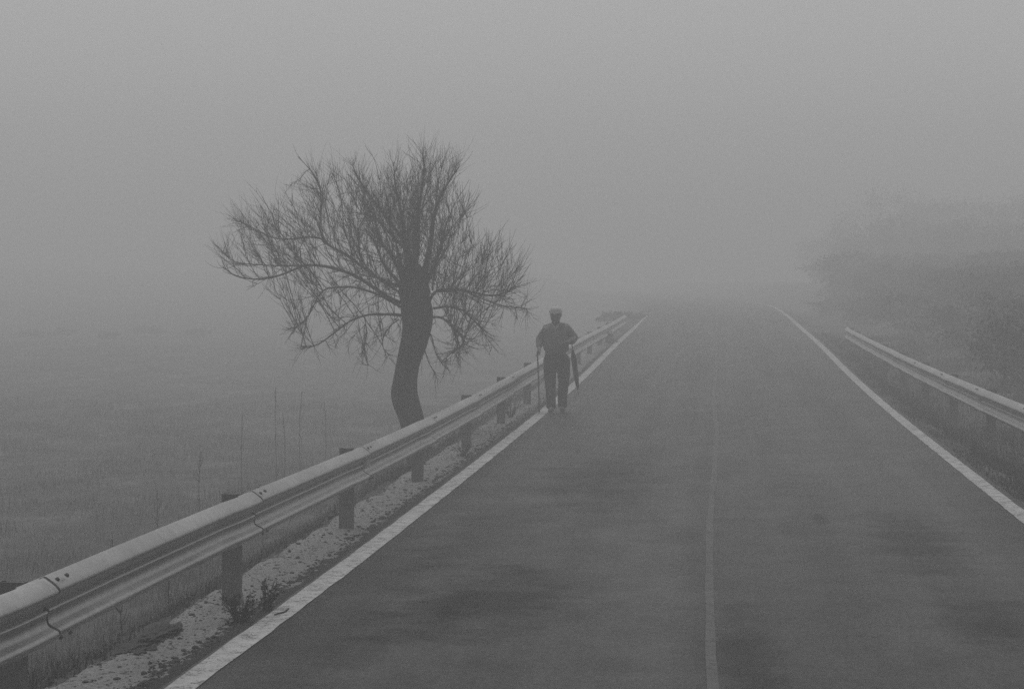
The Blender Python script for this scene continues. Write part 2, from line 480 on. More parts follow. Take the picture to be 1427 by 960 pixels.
# ------------------------------------------------------------------ the bare pollard tree
TY = 27.0
TS = TY / FPX            # metres per photo pixel at the tree
def tp(px, py, dy=0.0):
    p = at(px, py, TY); return Vector((p.x, TY + dy, p.z))
tr0 = tp(590, 665)
tree = thing('bare_tree', 'leafless pollarded tree with leaning trunk behind the left guardrail', 'tree', tr0)
def tl(px, py, dy=0.0): return tp(px, py, dy) - tr0
def trunk_mesh():
    path = [(600, 690, 26), (594, 660, 23), (583, 620, 19), (574, 590, 17.5), (567, 565, 18), (563, 545, 17.5), (566, 520, 17), (570, 500, 17.5),
            (577, 475, 19), (580, 455, 21), (580, 437, 22), (579, 418, 22), (578, 402, 21), (577, 388, 19), (577, 377, 15), (577, 369, 9), (577, 365, 2)]
    m = MB(); n = 32; rows = []
    P = [(tl(a, b), r * TS) for a, b, r in path]
    K = 5; pts = []
    for i in range(len(P) - 1):
        for k in range(K):
            t = k / K; t2 = t
            pts.append((P[i][0].lerp(P[i + 1][0], t2), lerp(P[i][1], P[i + 1][1], t)))
    pts.append(P[-1])
    for s in range(2):
        pts = [pts[0]] + [((pts[i - 1][0] + pts[i][0] * 2 + pts[i + 1][0]) / 4, (pts[i - 1][1] + pts[i][1] * 2 + pts[i + 1][1]) / 4) for i in range(1, len(pts) - 1)] + [pts[-1]]
    for p, r in pts:
        for k in range(n):
            a = 2 * math.pi * k / n; d = Vector((math.cos(a), math.sin(a), 0))
            q = p + d * r
            f = 1 + .17 * noise.noise(Vector((math.cos(a) * 1.6, math.sin(a) * 1.6, p.z * 2.2))) + .11 * noise.noise(Vector((math.cos(a) * 7, math.sin(a) * 7, p.z * 2.5))) \
                + .22 * max(0, smoothstep(2.0, 2.6, p.z)) * noise.noise(Vector((math.cos(a) * 2.5, math.sin(a) * 2.5, p.z * 5)))
            m.v.append(p + d * r * f)
    for j in range(len(pts) - 1):
        for k in range(n):
            a = j * n + k; b = j * n + (k + 1) % n; m.f.append((a, b, b + n, a + n))
    m.f.append(tuple(range((len(pts) - 1) * n, len(pts) * n)))
    return m
trunk = trunk_mesh().build('trunk', M['bark'], tree, smooth=True)
# knot bulging on the left of the stem
TOPT = [(290, 352), (320, 315), (350, 292), (380, 250), (400, 212), (430, 222), (470, 228), (520, 232), (560, 226), (590, 212), (620, 205), (640, 232), (655, 275), (680, 312), (700, 330), (722, 350), (742, 395)]
BOTT = [(290, 360), (340, 396), (385, 448), (410, 455), (440, 488), (480, 468), (515, 498), (560, 478), (600, 500), (630, 520), (650, 500), (690, 455), (742, 436)]

def smooth_path(pts, it=1):
    for _ in range(it):
        o = [pts[0]]
        for a, b in zip(pts, pts[1:]):
            o += [a.lerp(b, .3), a.lerp(b, .7)]
        o.append(pts[-1]); pts = o
    return pts
limbs = [
    # px, py, depth ; start radius px, end radius px ; number of shoots
    ([(575, 425, 0), (545, 420, .05), (509, 392, .1), (477, 375, .1), (440, 369, .05), (418, 370, 0), (384, 388, -.1), (340, 390, -.2), (318, 372, -.3)], 8, 1.4, 26),
    ([(440, 369, .05), (400, 371, .15), (360, 369, .3), (318, 366, .35), (303, 352, .4)], 3.0, 1.0, 16),
    ([(572, 400, .1), (535, 395, .3), (500, 372, .4), (472, 352, .5), (447, 340, .5), (430, 325, .55), (380, 335, .6), (345, 322, .6), (320, 306, .6)], 7, 1.2, 34),
    ([(447, 340, .5), (432, 315, .5), (440, 280, .5), (432, 245, .55), (402, 214, .6)], 3.0, .9, 12),
    ([(500, 372, .4), (478, 340, .5), (468, 318, .5), (468, 280, .6), (450, 238, .7)], 3.0, .9, 10),
    ([(573, 385, .2), (560, 340, .4), (535, 310, .5), (512, 280, .6), (490, 250, .7), (478, 226, .7)], 12, 1.0, 12),
    ([(572, 410, -.12), (562, 375, -.2), (548, 352, -.3), (536, 340, -.35)], 14, 1.6, 12),
    ([(586, 408, .1), (597, 378, .2), (608, 356, .25), (616, 330, .3)], 13, 1.4, 10),
    ([(566, 420, .05), (552, 392, .15), (533, 372, .2), (520, 345, .3)], 13, 1.4, 12),
    ([(578, 395, .15), (576, 362, .25), (580, 330, .35), (574, 300, .4)], 15, 1.4, 12),
    ([(578, 385, 0), (570, 355, -.15), (556, 333, -.3), (543, 318, -.4), (530, 306, -.45), (512, 300, -.5)], 7, 1.2, 20),
    ([(576, 400, .1), (552, 368, .3), (548, 340, .35), (536, 322, .4), (528, 296, .45)], 7, 1.0, 13),
    ([(574, 415, -.1), (545, 398, -.3), (520, 380, -.35), (505, 352, -.4), (508, 330, -.4)], 6, 1.0, 13),
    ([(590, 405, 0), (591, 380, 0), (597, 340, .1), (602, 300, .1), (613, 275, .15), (625, 250, .2), (637, 232, .2)], 14, 1.1, 20),
    ([(584, 400, -.1), (582, 370, -.2), (582, 330, -.3), (590, 280, -.35), (597, 245, -.4), (595, 215, -.4)], 13, 1.0, 18),
    ([(570, 400, -.1), (571, 372, -.2), (566, 325, -.2), (560, 290, -.2), (553, 262, -.2), (552, 228, -.2)], 12, 1.0, 18),
    ([(595, 425, 0), (608, 407, -.1), (620, 402, -.1), (650, 406, -.15), (680, 412, -.2), (705, 410, -.3), (722, 398, -.4)], 6, 1.3, 34),
    ([(600, 405, .2), (603, 370, .2), (620, 352, .3), (626, 320, .3), (627, 300, .35)], 3, .9, 8),
    ([(650, 406, -.15), (690, 425, .1), (715, 432, .2), (733, 430, .2)], 2.5, .9, 8),
    ([(595, 445, -.1), (620, 440, -.3), (640, 460, -.4), (655, 478, -.4), (640, 486, -.4)], 5, 1.2, 22),
    ([(600, 430, .3), (630, 425, .5), (650, 445, .6), (668, 462, .6)], 4, 1.0, 16),
    ([(590, 460, -.2), (608, 462, -.4), (612, 490, -.45), (622, 505, -.5), (632, 514, -.5)], 2.6, .8, 5),
    ([(585, 480, -.25), (597, 485, -.3), (602, 505, -.35), (612, 518, -.35)], 2.2, .8, 4),
    ([(570, 440, -.1), (540, 436, -.3), (505, 440, -.4), (480, 460, -.5), (450, 482, -.5), (428, 482, -.5)], 5.5, 1.0, 18),
    ([(560, 430, .2), (500, 400, .4), (455, 398, .5), (436, 405, .5), (425, 430, .5), (412, 452, .5), (400, 458, .5)], 5, 1.0, 20),
    ([(515, 440, -.4), (520, 465, -.5), (514, 485, -.5), (523, 508, -.5)], 2, .6, 5),
    ([(560, 445, -.3), (548, 455, -.5), (540, 480, -.6), (552, 492, -.6)], 2.5, .8, 8),
]
def grow(p0, d0, L, segs, curl, up, rr):
    pts = [p0.copy()]; d = d0.normalized(); p = p0.copy()
    for s in range(segs):
        d = (d + Vector((rr.gauss(0, curl), rr.gauss(0, curl * .8), rr.gauss(0, curl) + up))).normalized()
        p = p + d * (L / segs); pts.append(p.copy())
    return pts
rr = random.Random(11)
nbranch = 0
def pxy(p):      # local tree point back to photo pixels
    q = p + tr0
    return (1000 + (q.x - at(1000, 400, TY).x) / TS, 400 - (q.z - at(1000, 400, TY).z) / TS)
for li, (path, r0, r1, ns) in enumerate(limbs):
    pts = [tl(a, b, c) for a, b, c in path]
    for i in range(1, len(pts) - 1): pts[i] += Vector((rr.gauss(0, .012), rr.gauss(0, .03), rr.gauss(0, .012)))
    pts = smooth_path(pts, 2)
    rad = [lerp(r0, r1, (i / (len(pts) - 1)) ** .5) * TS * .53 * (1 + .18 * rr.uniform(-1, 1)) for i in range(len(pts))]
    m = MB(); m.tube(pts, rad, 9)
    limb = m.build('limb', M['bark'], tree, smooth=True)
    tw = MB()
    def twiggy(bp, r, n, scale=1.0, upb=.10):
        for _ in range(n):
            k = rr.randrange(max(1, len(bp) // 5), len(bp) - 1)
            d = (bp[k + 1] - bp[k]).normalized()
            side = Vector((rr.gauss(0, 1), rr.gauss(0, 1), rr.gauss(0, .5))); side -= d * side.dot(d); side.normalize()
            dd = (d + side * rr.uniform(.3, .8))
            q = grow(bp[k], dd, rr.uniform(.12, .5) * scale, 4, .12, upb, rr)
            tw.tube(q, [r * .62, r * .55, r * .48, r * .4, r * .25], 3, False)
            if rr.random() < .5:
                k2 = rr.choice((1, 2)); d2 = (q[k2 + 1] - q[k2]).normalized()
                s2 = Vector((rr.gauss(0, 1), rr.gauss(0, 1), rr.gauss(0, .5)))
                q2 = grow(q[k2], d2 + s2.normalized() * .7, rr.uniform(.06, .2) * scale, 3, .1, upb, rr)
                tw.tube(q2, [r * .45, r * .4, r * .3, r * .2], 3, False)
    for s in range(int(ns * 1.6)):
        u = rr.uniform(.12, 1.0) ** .9; k = min(len(pts) - 2, int(u * (len(pts) - 1)))
        p = pts[k]; px, py = pxy(p)
        top = interp(TOPT, px) ; bot = interp(BOTT, px)
        ld = (pts[k + 1] - pts[k]).normalized()
        down = rr.random() < (.22 if py < 360 else .42 if py < 425 else .62)
        outx = (px - 578) / 160
        if down:
            room = max(8, (bot - py)); L = min(room, rr.uniform(15, 60)) * TS
            d = Vector((outx * .5 + rr.gauss(0, .6), rr.gauss(0, .7), -rr.uniform(.1, .8))) + ld * .5
            q = grow(p, d, L * 1.15, 5, .2, rr.uniform(-.12, .16), rr); rb = .0052
        else:
            room = max(10, (py - top)); L = room * rr.uniform(.12, 1.05) ** (.85) * TS
            L = min(L, 1.75 * rr.uniform(.6, 1))
            d = Vector((outx * .35 + rr.gauss(0, .26), rr.gauss(0, .4), 1)) + ld * .3
            q = grow(p, d, L, 8, .12, .03, rr); rb = .0030 + .0032 * min(1, L / 1.2)
        for _k in range(3):
            ex, ey = pxy(q[-1])
            if 300 < ex < 736 and ey > interp(TOPT, ex) - 8: break
            q = [q[0] + (v_ - q[0]) * .72 for v_ in q]
        n = len(q)
        bm_ = MB(); bm_.tube(q, [lerp(rb * 1.1, rb * .35, i / (n - 1)) for i in range(n)], 5, False)
        if nbranch < 275:
            bm_.build('branch', M['twig'], tree); nbranch += 1
        else:
            tw.add(bm_.v, bm_.f)
        Lm = (q[0] - q[-1]).length
        twiggy(q, rb * .9, int(3 + Lm * 12), 1.0 if not down else .7, .10 if not down else .03)
    twiggy(pts, .006, ns, .8)
    tag(tw.build('twigs', M['twig'], limb), kind='stuff')

# ------------------------------------------------------------------ the walking man
def skin_obj(name, verts, edges, mat, parent, sub=2, root=0):
    me = bpy.data.meshes.new(name)
    me.from_pydata([v[:3] for v in verts], edges, [])
    o = bpy.data.objects.new(name, me); COL.objects.link(o)
    sk = o.modifiers.new('skin', 'SKIN'); sk.use_smooth_shade = True
    ss = o.modifiers.new('sub', 'SUBSURF'); ss.levels = sub; ss.render_levels = sub
    sv = me.skin_vertices[0].data
    for i, v in enumerate(verts):
        r = v[3]; sv[i].radius = r if isinstance(r, tuple) else (r, r)
        sv[i].use_root = (i == root)
    dg = bpy.context.evaluated_depsgraph_get(); dg.update()
    nm = bpy.data.meshes.new_from_object(o.evaluated_get(dg))
    o.modifiers.clear(); o.data = nm; nm.name = name
    nm.materials.clear(); nm.materials.append(mat)
    nm.polygons.foreach_set('use_smooth', [True] * len(nm.polygons))
    o.parent = parent
    return o
MP = at(775, 575, 30.6)
PZ = road_z(30.6) + .004
man = thing('person', 'old man in light cap, grey sweater and dark trousers walking with stick and umbrella', 'person', (MP.x, 30.6, PZ))
V = []; Ed = []
def jv(x, y, z, r, par=None):
    V.append((x, y, z, r)); i = len(V) - 1
    if par is not None: Ed.append((par, i))
    return i
pelvis = jv(0, .02, .86, (.13, .10)); belly = jv(0, -.01, 1.0, (.13, .11), pelvis); chest = jv(0, .0, 1.19, (.14, .105), belly)
neckb = jv(.0, -.01, 1.345, (.075, .07), chest); neck = jv(0, -.05, 1.40, .065, neckb); jaw = jv(.0, -.115, 1.435, (.066, .070), neck)
mid = jv(.0, -.105, 1.51, (.084, .094), jaw); top = jv(0, -.085, 1.575, (.066, .08), mid)
nose = jv(0, -.195, 1.495, .012, mid)
earl = jv(-.082, -.085, 1.50, (.010, .02), mid); earr = jv(.082, -.085, 1.50, (.010, .02), mid)
arms = {}
for s, sh, el, wr in ((-1, (-.17, .01, 1.31), (-.262, .03, 1.10), (-.255, -.12, .985)), (1, (.18, .01, 1.32), (.285, .03, 1.12), (.20, -.16, 1.10))):
    a = jv(s * .09, 0, 1.31, .06, neckb if False else chest); b = jv(*sh, .052, a); c = jv(*el, .042, b); d = jv(*wr, .028, c)
    arms[s] = d
def hand(w, dirv, palmn, curl, size=1.0):
    dirv = Vector(dirv).normalized(); pn = Vector(palmn).normalized(); sd = dirv.cross(pn).normalized()
    wp = Vector(V[w][:3]); pc = wp + dirv * .05 * size
    palm = jv(*pc, (.030, .018), w)
    for i, (off, L) in enumerate(((-.027, .070), (-.009, .080), (.009, .075), (.027, .060))):
        p = pc + dirv * .038 + sd * off; k = jv(*p, .0095, palm); d = dirv.copy()
        for seg in range(3):
            d = (d + pn * curl).normalized(); p = p + d * L / 3 * size; k = jv(*p, .0085 - seg * .0008, k)
    p = pc - sd * .03 + pn * .01; k = jv(*p, .011, palm); d = (dirv * .6 - sd * .6 + pn * .5).normalized()
    for seg in range(2): p = p + d * .028; d = (d + pn * .4).normalized(); k = jv(*p, .0095, k)
hand(arms[-1], (-.05, -.45, -.75), (-.3, -.5, .1), .75)
hand(arms[1], (-.75, -.25, -.1), (0, .2, -1), .5)
for s, hp, kn, an, toe in ((-1, (-.085, .02, .80), (-.085, -.08, .45), (-.055, -.14, .09), (-.07, -.30, .035)),
                           (1, (.09, .02, .80), (.105, .02, .44), (.078, .12, .09), (.10, -.03, .035))):
    a = jv(*hp, .085, pelvis); b = jv(*kn, .055, a); c = jv(*an, .037, b); d = jv(*toe, .03, c)
body = skin_obj('body', V, Ed, M['skin'], man, 2)

def chain(name, nodes, edges, mat, parent=man, sub=2): return skin_obj(name, nodes, edges, mat, parent, sub)
chain('sweater', [(0, .01, .90, (.215, .16)), (0, -.02, 1.02, (.222, .18)), (0, .0, 1.17, (.215, .165)), (0, .015, 1.29, (.16, .115)), (0, -.01, 1.385, (.078, .078)),
                  (-.155, .01, 1.295, .08), (-.262, .035, 1.12, .072), (-.258, -.105, 1.00, .042),
                  (.165, .01, 1.305, .08), (.286, .035, 1.14, .075), (.225, -.125, 1.10, .056)],
      [(0, 1), (1, 2), (2, 3), (3, 4), (3, 5), (5, 6), (6, 7), (3, 8), (8, 9), (9, 10)], M['wool'])
chain('trousers', [(.005, .02, .97, (.210, .155)), (.005, .02, .82, (.215, .16)), (-.098, .01, .70, (.115, .125)), (-.088, -.06, .46, (.084, .094)), (-.068, -.13, .20, (.066, .076)), (-.060, -.15, .05, (.066, .082)),
                   (.112, .02, .70, (.115, .125)), (.112, .03, .46, (.084, .094)), (.092, .09, .20, (.068, .078)), (.086, .12, .05, (.068, .082))],
      [(0, 1), (1, 2), (2, 3), (3, 4), (4, 5), (1, 6), (6, 7), (7, 8), (8, 9)], M['trousers'])
for nm_, c0, c1 in (('shoe', (-.058, -.11, .045), (-.075, -.30, .035)), ('shoe', (.078, .15, .045), (.10, -.03, .035))):
    a = Vector(c0); b = Vector(c1)
    chain(nm_, [(*a, (.042, .045)), (*a.lerp(b, .5), (.044, .042)), (*b, (.038, .03))], [(0, 1), (1, 2)], M['leather'])
    m = MB(); 
for o_ in [c_ for c_ in man.children if c_.name.split('.')[0] in ('sweater', 'trousers')]:      # folds and creases in the cloth
    vs_ = o_.data.vertices
    nn_ = [v.normal.copy() for v in vs_]
    for v, n_ in zip(vs_, nn_):
        c_ = v.co
        f_ = noise.noise(Vector((c_.x * 9, c_.y * 9, c_.z * 13 + c_.x * 6))) * .012 + noise.noise(Vector((c_.x * 22, c_.y * 22, c_.z * 30))) * .006
        v.co = c_ + n_ * f_
# shirt collar: a V at the neck
m = MB()
for s in (-1, 1):
    pts = [(s * .062, .02, 1.405), (s * .064, -.06, 1.375), (s * .04, -.108, 1.33), (0, -.122, 1.27)]
    inn = [(s * .048, .02, 1.43), (s * .046, -.075, 1.40), (s * .018, -.112, 1.345), (0, -.127, 1.30)]
    out = [tuple(Vector(p) + Vector((0, -.008, .002))) for p in pts]; inn2 = [tuple(Vector(p) + Vector((0, -.008, .002))) for p in inn]
    vs = pts + inn + out + inn2
    fs = []
    for i in range(3):
        fs += [(i, i + 1, i + 5, i + 4), (i + 8, i + 12, i + 13, i + 9), (i, i + 8, i + 9, i + 1), (i + 4, i + 5, i + 13, i + 12)]
    m.add(vs, fs)
m.build('shirt_collar', M['shirt'], man, smooth=True)
# cap: a flat cap with peak
m = MB(); n = 24; rings = 8
for j in range(rings + 1):
    t = j / rings; ph = t * math.pi / 2
    for k in range(n):
        a = 2 * math.pi * k / n
        rx = .104 * math.cos(ph) if j < rings else .0; ry = .12 * math.cos(ph) if j < rings else .0
        m.v.append((rx * math.sin(a), -.095 - ry * math.cos(a) + (-.01 if t > .3 else 0), 1.548 + .112 * math.sin(ph) - .012 * math.cos(a)))
for j in range(rings):
    for k in range(n): a = j * n + k; b = j * n + (k + 1) % n; m.f.append((a, b, b + n, a + n))
cap = m.build('cap', M['cap'], man, smooth=True)
m = MB()
for j, (r_, z) in enumerate(((.10, 1.556), (.138, 1.538))):
    for k in range(9):
        a = lerp(-1.0, 1.0, k / 8); f = 1 - .25 * abs(a) ** 2 if j else 1
        m.v.append((math.sin(a) * .074, -.095 - math.cos(a) * r_ * f, z))
o9 = len(m.v); m.v += [(x, y, z - .008) for x, y, z in m.v]
for k in range(8): m.f += [(k, k + 1, k + 10, k + 9), (k + o9, k + 9 + o9, k + 10 + o9, k + 1 + o9), (k + 9, k + 10, k + 10 + o9, k + 9 + o9)]
m.build('peak', M['cap'], cap, smooth=True)
# hair below the cap and the eyes
m = MB()
for s in (-1, 1):
    m.tube([(s * .072, -.11, 1.545), (s * .079, -.07, 1.525), (s * .068, -.02, 1.50), (s * .03, .0, 1.48), (0, .005, 1.475)], [.012, .018, .022, .024, .024], 8)
m.build('hair', M['hair'], man, smooth=True)
for s in (-1, 1):
    m = MB(); m.tube([(s * .03, -.158, 1.512), (s * .03, -.172, 1.512), (s * .03, -.176, 1.512)], [.012, .011, .004], 8)
    m.build('eye', M['eye'], man, smooth=True)
m = MB(); m.tube([(-.025, -.158, 1.452), (0, -.168, 1.453), (.025, -.158, 1.452)], .005, 6); m.build('mouth', M['eye'], man, smooth=True)

# walking stick held in one hand
hx = Vector((MP.x, 30.6, PZ))
st = thing('walking_stick', 'thin dark walking stick in the hand nearer the guardrail', 'walking stick', hx + Vector((-.245, -.20, 0)))
st.location.z = road_z(30.4) - .004 if True else 0
m = MB(); g = Vector((-.275 + .245, -.185 + .20, .915))
m.tube([(0, 0, .0), g * .5 + Vector((.004, 0, 0)), g], [.0105, .011, .012], 8); m.build('shaft', M['wood'], st, smooth=True)
m = MB(); pts = [g]
for k in range(1, 9):
    a = math.pi * k / 8; pts.append(g + Vector((0, .035 - .035 * math.cos(a), .05 * math.sin(a) + .0)))
pts[-1] += Vector((0, 0, -.02))
m.tube(pts, .013, 8); m.build('handle', M['wood'], st, smooth=True)
m = MB(); m.tube([(0, 0, -.002), (0, 0, .035)], .014, 8); m.build('ferrule', M['brolly'], st)
# closed umbrella hanging from the other forearm
A = at(797, 480, 30.42) ; Bp = at(806, 548, 30.5)
um = thing('umbrella', 'closed black umbrella hanging from the bent arm of the walking man', 'umbrella', A)
d = (Bp - A)
m = MB(); N = 14; fold = 10
for j in range(N + 1):
    t = j / N; c = d * (.10 + .83 * t); r = (.012 + .026 * math.sin(min(1, t * 2.6) * math.pi / 2)) * (1 - t) ** .35 * (1 if t > .08 else .8) + .006
    for k in range(fold * 2):
        a = 2 * math.pi * k / (fold * 2) + t * 1.4; q = r * (1.12 if k % 2 else .82)
        m.v.append(c + Vector((math.cos(a) * q, math.sin(a) * q, 0)))
w = fold * 2
for j in range(N):
    for k in range(w): a = j * w + k; b = j * w + (k + 1) % w; m.f.append((a, b, b + w, a + w))
m.f.append(tuple(range(w))[::-1]); m.f.append(tuple(range(N * w, N * w + w)))
can = m.build('canopy', M['brolly'], um, smooth=True)
m = MB(); m.tube([d * .97 + d * .0, d * 1.02], [.008, .005], 6); m.tube([d * -.03, d * .2], .008, 6); m.build('shaft', M['wood'], um)
m = MB(); pts = [d * -.03]
for k in range(1, 9):
    a = math.pi * k / 8; pts.append(d * -.03 + Vector((-.0, -.045 + .045 * math.cos(a), .06 * math.sin(a))))
m.tube(pts, .012, 8); m.build('handle', M['wood'], um, smooth=True)
m = MB(); m.tube([d * .42, d * .45], .037, 12); m.build('strap', M['brolly'], can)

# ------------------------------------------------------------------ verge stones, clods, weeds and grass
rr = random.Random(5)
def rock_into(m, c, s, rr, flat=.7):
    vs = []; 
    base = [(0, 0, 1), (.89, 0, .45), (.28, .85, .45), (-.72, .53, .45), (-.72, -.53, .45), (.28, -.85, .45), (.72, .53, -.45), (-.28, .85, -.45), (-.89, 0, -.45), (-.28, -.85, -.45), (.72, -.53, -.45), (0, 0, -1)]
    F = [(0, 1, 2), (0, 2, 3), (0, 3, 4), (0, 4, 5), (0, 5, 1), (1, 6, 2), (2, 7, 3), (3, 8, 4), (4, 9, 5), (5, 10, 1), (6, 7, 2), (7, 8, 3), (8, 9, 4), (9, 10, 5), (10, 6, 1), (11, 7, 6), (11, 8, 7), (11, 9, 8), (11, 10, 9), (11, 6, 10)]
    rot = Matrix.Rotation(rr.uniform(0, 6.28), 3, 'Z')
    for b in base:
        v = rot @ Vector(b); v = Vector((v.x, v.y, v.z * flat)) * s * rr.uniform(.7, 1.2); vs.append(v + Vector(c))
    m.add(vs, F)
def verge_z(x, y): return road_z(y) - .008 + vz(x, y)
m = MB(); m2 = MB()
for i in range(5200):
    y = 8.5 + 30 * rr.random() ** 1.5; x = rr.uniform(-3.48, -2.88)
    rock_into(m, (x, y, verge_z(x, y)), rr.choice((.004, .005, .006, .008, .012)) * rr.uniform(.7, 1.4), rr)
for i in range(3000):
    y = 8.5 + 28 * rr.random() ** 1.4
    x = -2.90 - abs(rr.gauss(0, .045)) + .05 * n3(3, y, 1.5) if rr.random() < .75 else rr.uniform(-3.5, -2.9)
    rock_into(m2, (x, y, verge_z(x, y) + .002), rr.choice((.006, .008, .011, .018)) * rr.uniform(.7, 1.3), rr, .6)
tag(m.build('gravel', M['stone']), 'pale grit and small stones scattered on the left verge', 'gravel', kind='stuff')
tag(m2.build('dirt_crumbs', M['darkstone']), 'dark crumbs of soil along the left edge line', 'soil', kind='stuff')

# mossy clods
def clod(name, c, size, label, seed):
    r_ = random.Random(seed); bm = bmesh.new(); bmesh.ops.create_icosphere(bm, subdivisions=4, radius=1)
    for v in bm.verts:
        n_ = noise.noise(v.co * 2.2 + Vector((seed, 0, 0))) * .5 + noise.noise(v.co * 6 + Vector((seed, 3, 0))) * .35 + noise.noise(v.co * 14) * .2
        v.co *= 1 + n_
        v.co = Vector((v.co.x * size[0], v.co.y * size[1], v.co.z * size[2]))
    me = bpy.data.meshes.new(name); bm.to_mesh(me); bm.free(); me.materials.append(M['moss'])
    o = link(name, me, None, c); tag(o, label, 'moss clump', 'mossy clods on the left verge'); return o
def vp(px, py):      # point on the verge under a photo pixel
    r_ = ray(px, py); t = (0 - CAM_H) / r_.z; x = r_.x * t; y = r_.y * t
    return Vector((x, y, verge_z(x, y)))
c = vp(222, 886); clod('moss_clod', c, (.10, .30, .035), 'long dark mossy clod on the near verge under the first beam', 2)
c = vp(185, 905); clod('moss_clod', c, (.09, .22, .022), 'low ragged mossy clod nearest the camera on the verge', 5)
c = vp(470, 712); clod('moss_clod', Vector((-3.42, 17.8, verge_z(-3.42, 17.8))), (.10, .3, .05), 'dark clod behind the third guardrail post', 8)
c = Vector((-3.40, 22.2, verge_z(-3.4, 22.2))); clod('moss_clod', c, (.09, .35, .05), 'dark clod beyond the post beside the tree trunk', 13)

def weed(name, base, n, h, spread, label, rr, leafy=True, mat='weed', cat='weed', group=None, parts=True):
    root = thing(name, label, cat, base, group)
    m = MB(); lf = MB()
    for i in range(n):
        a = rr.uniform(0, 6.28); s = rr.uniform(.2, 1) * spread
        tip = Vector((math.cos(a) * s, math.sin(a) * s, h * rr.uniform(.45, 1)))
        b0 = Vector((math.cos(a) * .02, math.sin(a) * .02, -.01))
        mid_ = b0.lerp(tip, .5) + Vector((rr.gauss(0, .01), rr.gauss(0, .01), h * .08)) - Vector((tip.x, tip.y, 0)) * .12
        q = smooth_path([b0, mid_, tip], 1)
        m.tube(q, [lerp(.004, .0015, k / (len(q) - 1)) for k in range(len(q))], 4)
        if leafy:
            for k in range(14):
                t = rr.uniform(.25, 1); p = q[min(len(q) - 1, int(t * (len(q) - 1) + .5))]
                p = p + Vector((rr.gauss(0, .006), rr.gauss(0, .006), rr.gauss(0, .008)))
                dd = Vector((rr.gauss(0, 1), rr.gauss(0, 1), rr.gauss(.3, .7))).normalized(); L = rr.uniform(.012, .03)
                sd_ = dd.cross(Vector((rr.random(), rr.random(), 1))).normalized() * L * .28
                lf.add([p, p + dd * L * .5 + sd_, p + dd * L, p + dd * L * .5 - sd_], [(0, 1, 2, 3)])
    m.build('stems', M[mat], root)
    if leafy: tag(lf.build('leaves', M[mat], root), kind='stuff')
    return root
rr = random.Random(21)
b = vp(335, 868); weed('weed_tuft', b, 44, .19, .17, 'dark sprawling weed at the foot of the second guardrail post', rr, group='weeds on the verges')
b = vp(372, 850); weed('weed_tuft', b, 26, .20, .11, 'dark twiggy weed against the white line past the second post', rr, group='weeds on the verges')
b = vp(645, 640); weed('weed_tuft', b, 16, .16, .14, 'dark weed between the two posts beside the tree', rr, group='weeds on the verges')
b = vp(712, 590); weed('weed_tuft', b, 26, .30, .22, 'dark weed just short of the walking stick', rr, group='weeds on the verges')
# small twig lying on the lines
for (px, py, lab) in ((393, 857, 'small dark twig lying on the left white line'), (1338, 640, 'small dark twig lying on the right white line')):
    r_ = ray(px, py); t = (road_z(12 if px < 500 else 22) - CAM_H) / r_.z; p = Vector((r_.x * t, r_.y * t, 0)); p.z = road_z(p.y) + .008
    m = MB(); q = [Vector((-.04, -.03, 0)), Vector((-.015, 0, .006)), Vector((.02, -.005, .012)), Vector((.035, .03, .03))]
    m.tube(smooth_path(q, 1), .0055, 6); m.tube([q[2], q[2] + Vector((.015, -.03, .02))], .004, 5)
    tag(m.build('fallen_twig', M['weed'], None, loc=p), lab, 'twig', 'twigs fallen on the white lines')

# grass on the banks and field
def blades(m, n, region, hfun, rr, wid=.006, cover=None):
    k = 0
    while k < n:
        x, y = region(rr)
        if cover and rr.random() > cover(x, y): k += .2; continue
        k += 1
        z = ground_z(x, y) - .01; h = hfun(rr, x, y); a = rr.uniform(0, 6.28)
        le = Vector((math.cos(a), math.sin(a), 0)) * h * rr.uniform(.1, .7); w_ = Vector((-math.sin(a), math.cos(a), 0)) * wid * rr.uniform(.6, 1.3)
        p = Vector((x, y, z)); q = p + le * .35 + Vector((0, 0, h * .6)); t = p + le + Vector((0, 0, h * rr.uniform(.75, 1)))
        m.add([p - w_, p + w_, q + w_ * .7, q - w_ * .7, t], [(0, 1, 2, 3), (3, 2, 4)])
rr = random.Random(31)
def reg_left(r_):
    y = 9 + 45 * r_.random() ** 1.3; return -3.5 - (y * .36 - 1.5) * r_.random() ** 1.2, y
def pc(x, y): return max(.04, min(1, .5 + 1.6 * n3(x, y, .5, 17)))
m = MB(); blades(m, 60000, reg_left, lambda r_, x, y: r_.uniform(.06, .17) * (1 + 1.3 * max(0, n3(x, y, .7, 51)) * 2), rr, .004, pc)
tag(m.build('grass', M['grass']), 'dull short grass on the field below the left guardrail', 'grass', kind='stuff')
def pc2(x, y): return 1 if n3(x * .8, y * 1.8, .8, 41) > .22 else .012
m = MB(); blades(m, 26000, lambda r_: (lambda y: (-6.5 - (y * .38) * r_.random(), y))(14 + 40 * r_.random()), lambda r_, x, y: r_.uniform(.04, .14), rr, .005, pc2)
tag(m.build('dead_grass', M['grass2']), 'pale dead grass in streaks across the left field', 'grass', kind='stuff')
def reg_right(r_):
    y = 14 + 48 * r_.random() ** 1.3; return 2.86 + 3.5 * r_.random() ** 1.5, y
m = MB(); blades(m, 42000, reg_right, lambda r_, x, y: r_.uniform(.06, .26) * (.3 if x < 3.15 else 1), rr, .005, lambda x, y: max(.15, min(1, .6 + 1.5 * n3(x, y, 1.2, 8))))
tag(m.build('grass', M['weed']), 'dark rough grass under the right guardrail', 'grass', kind='stuff')

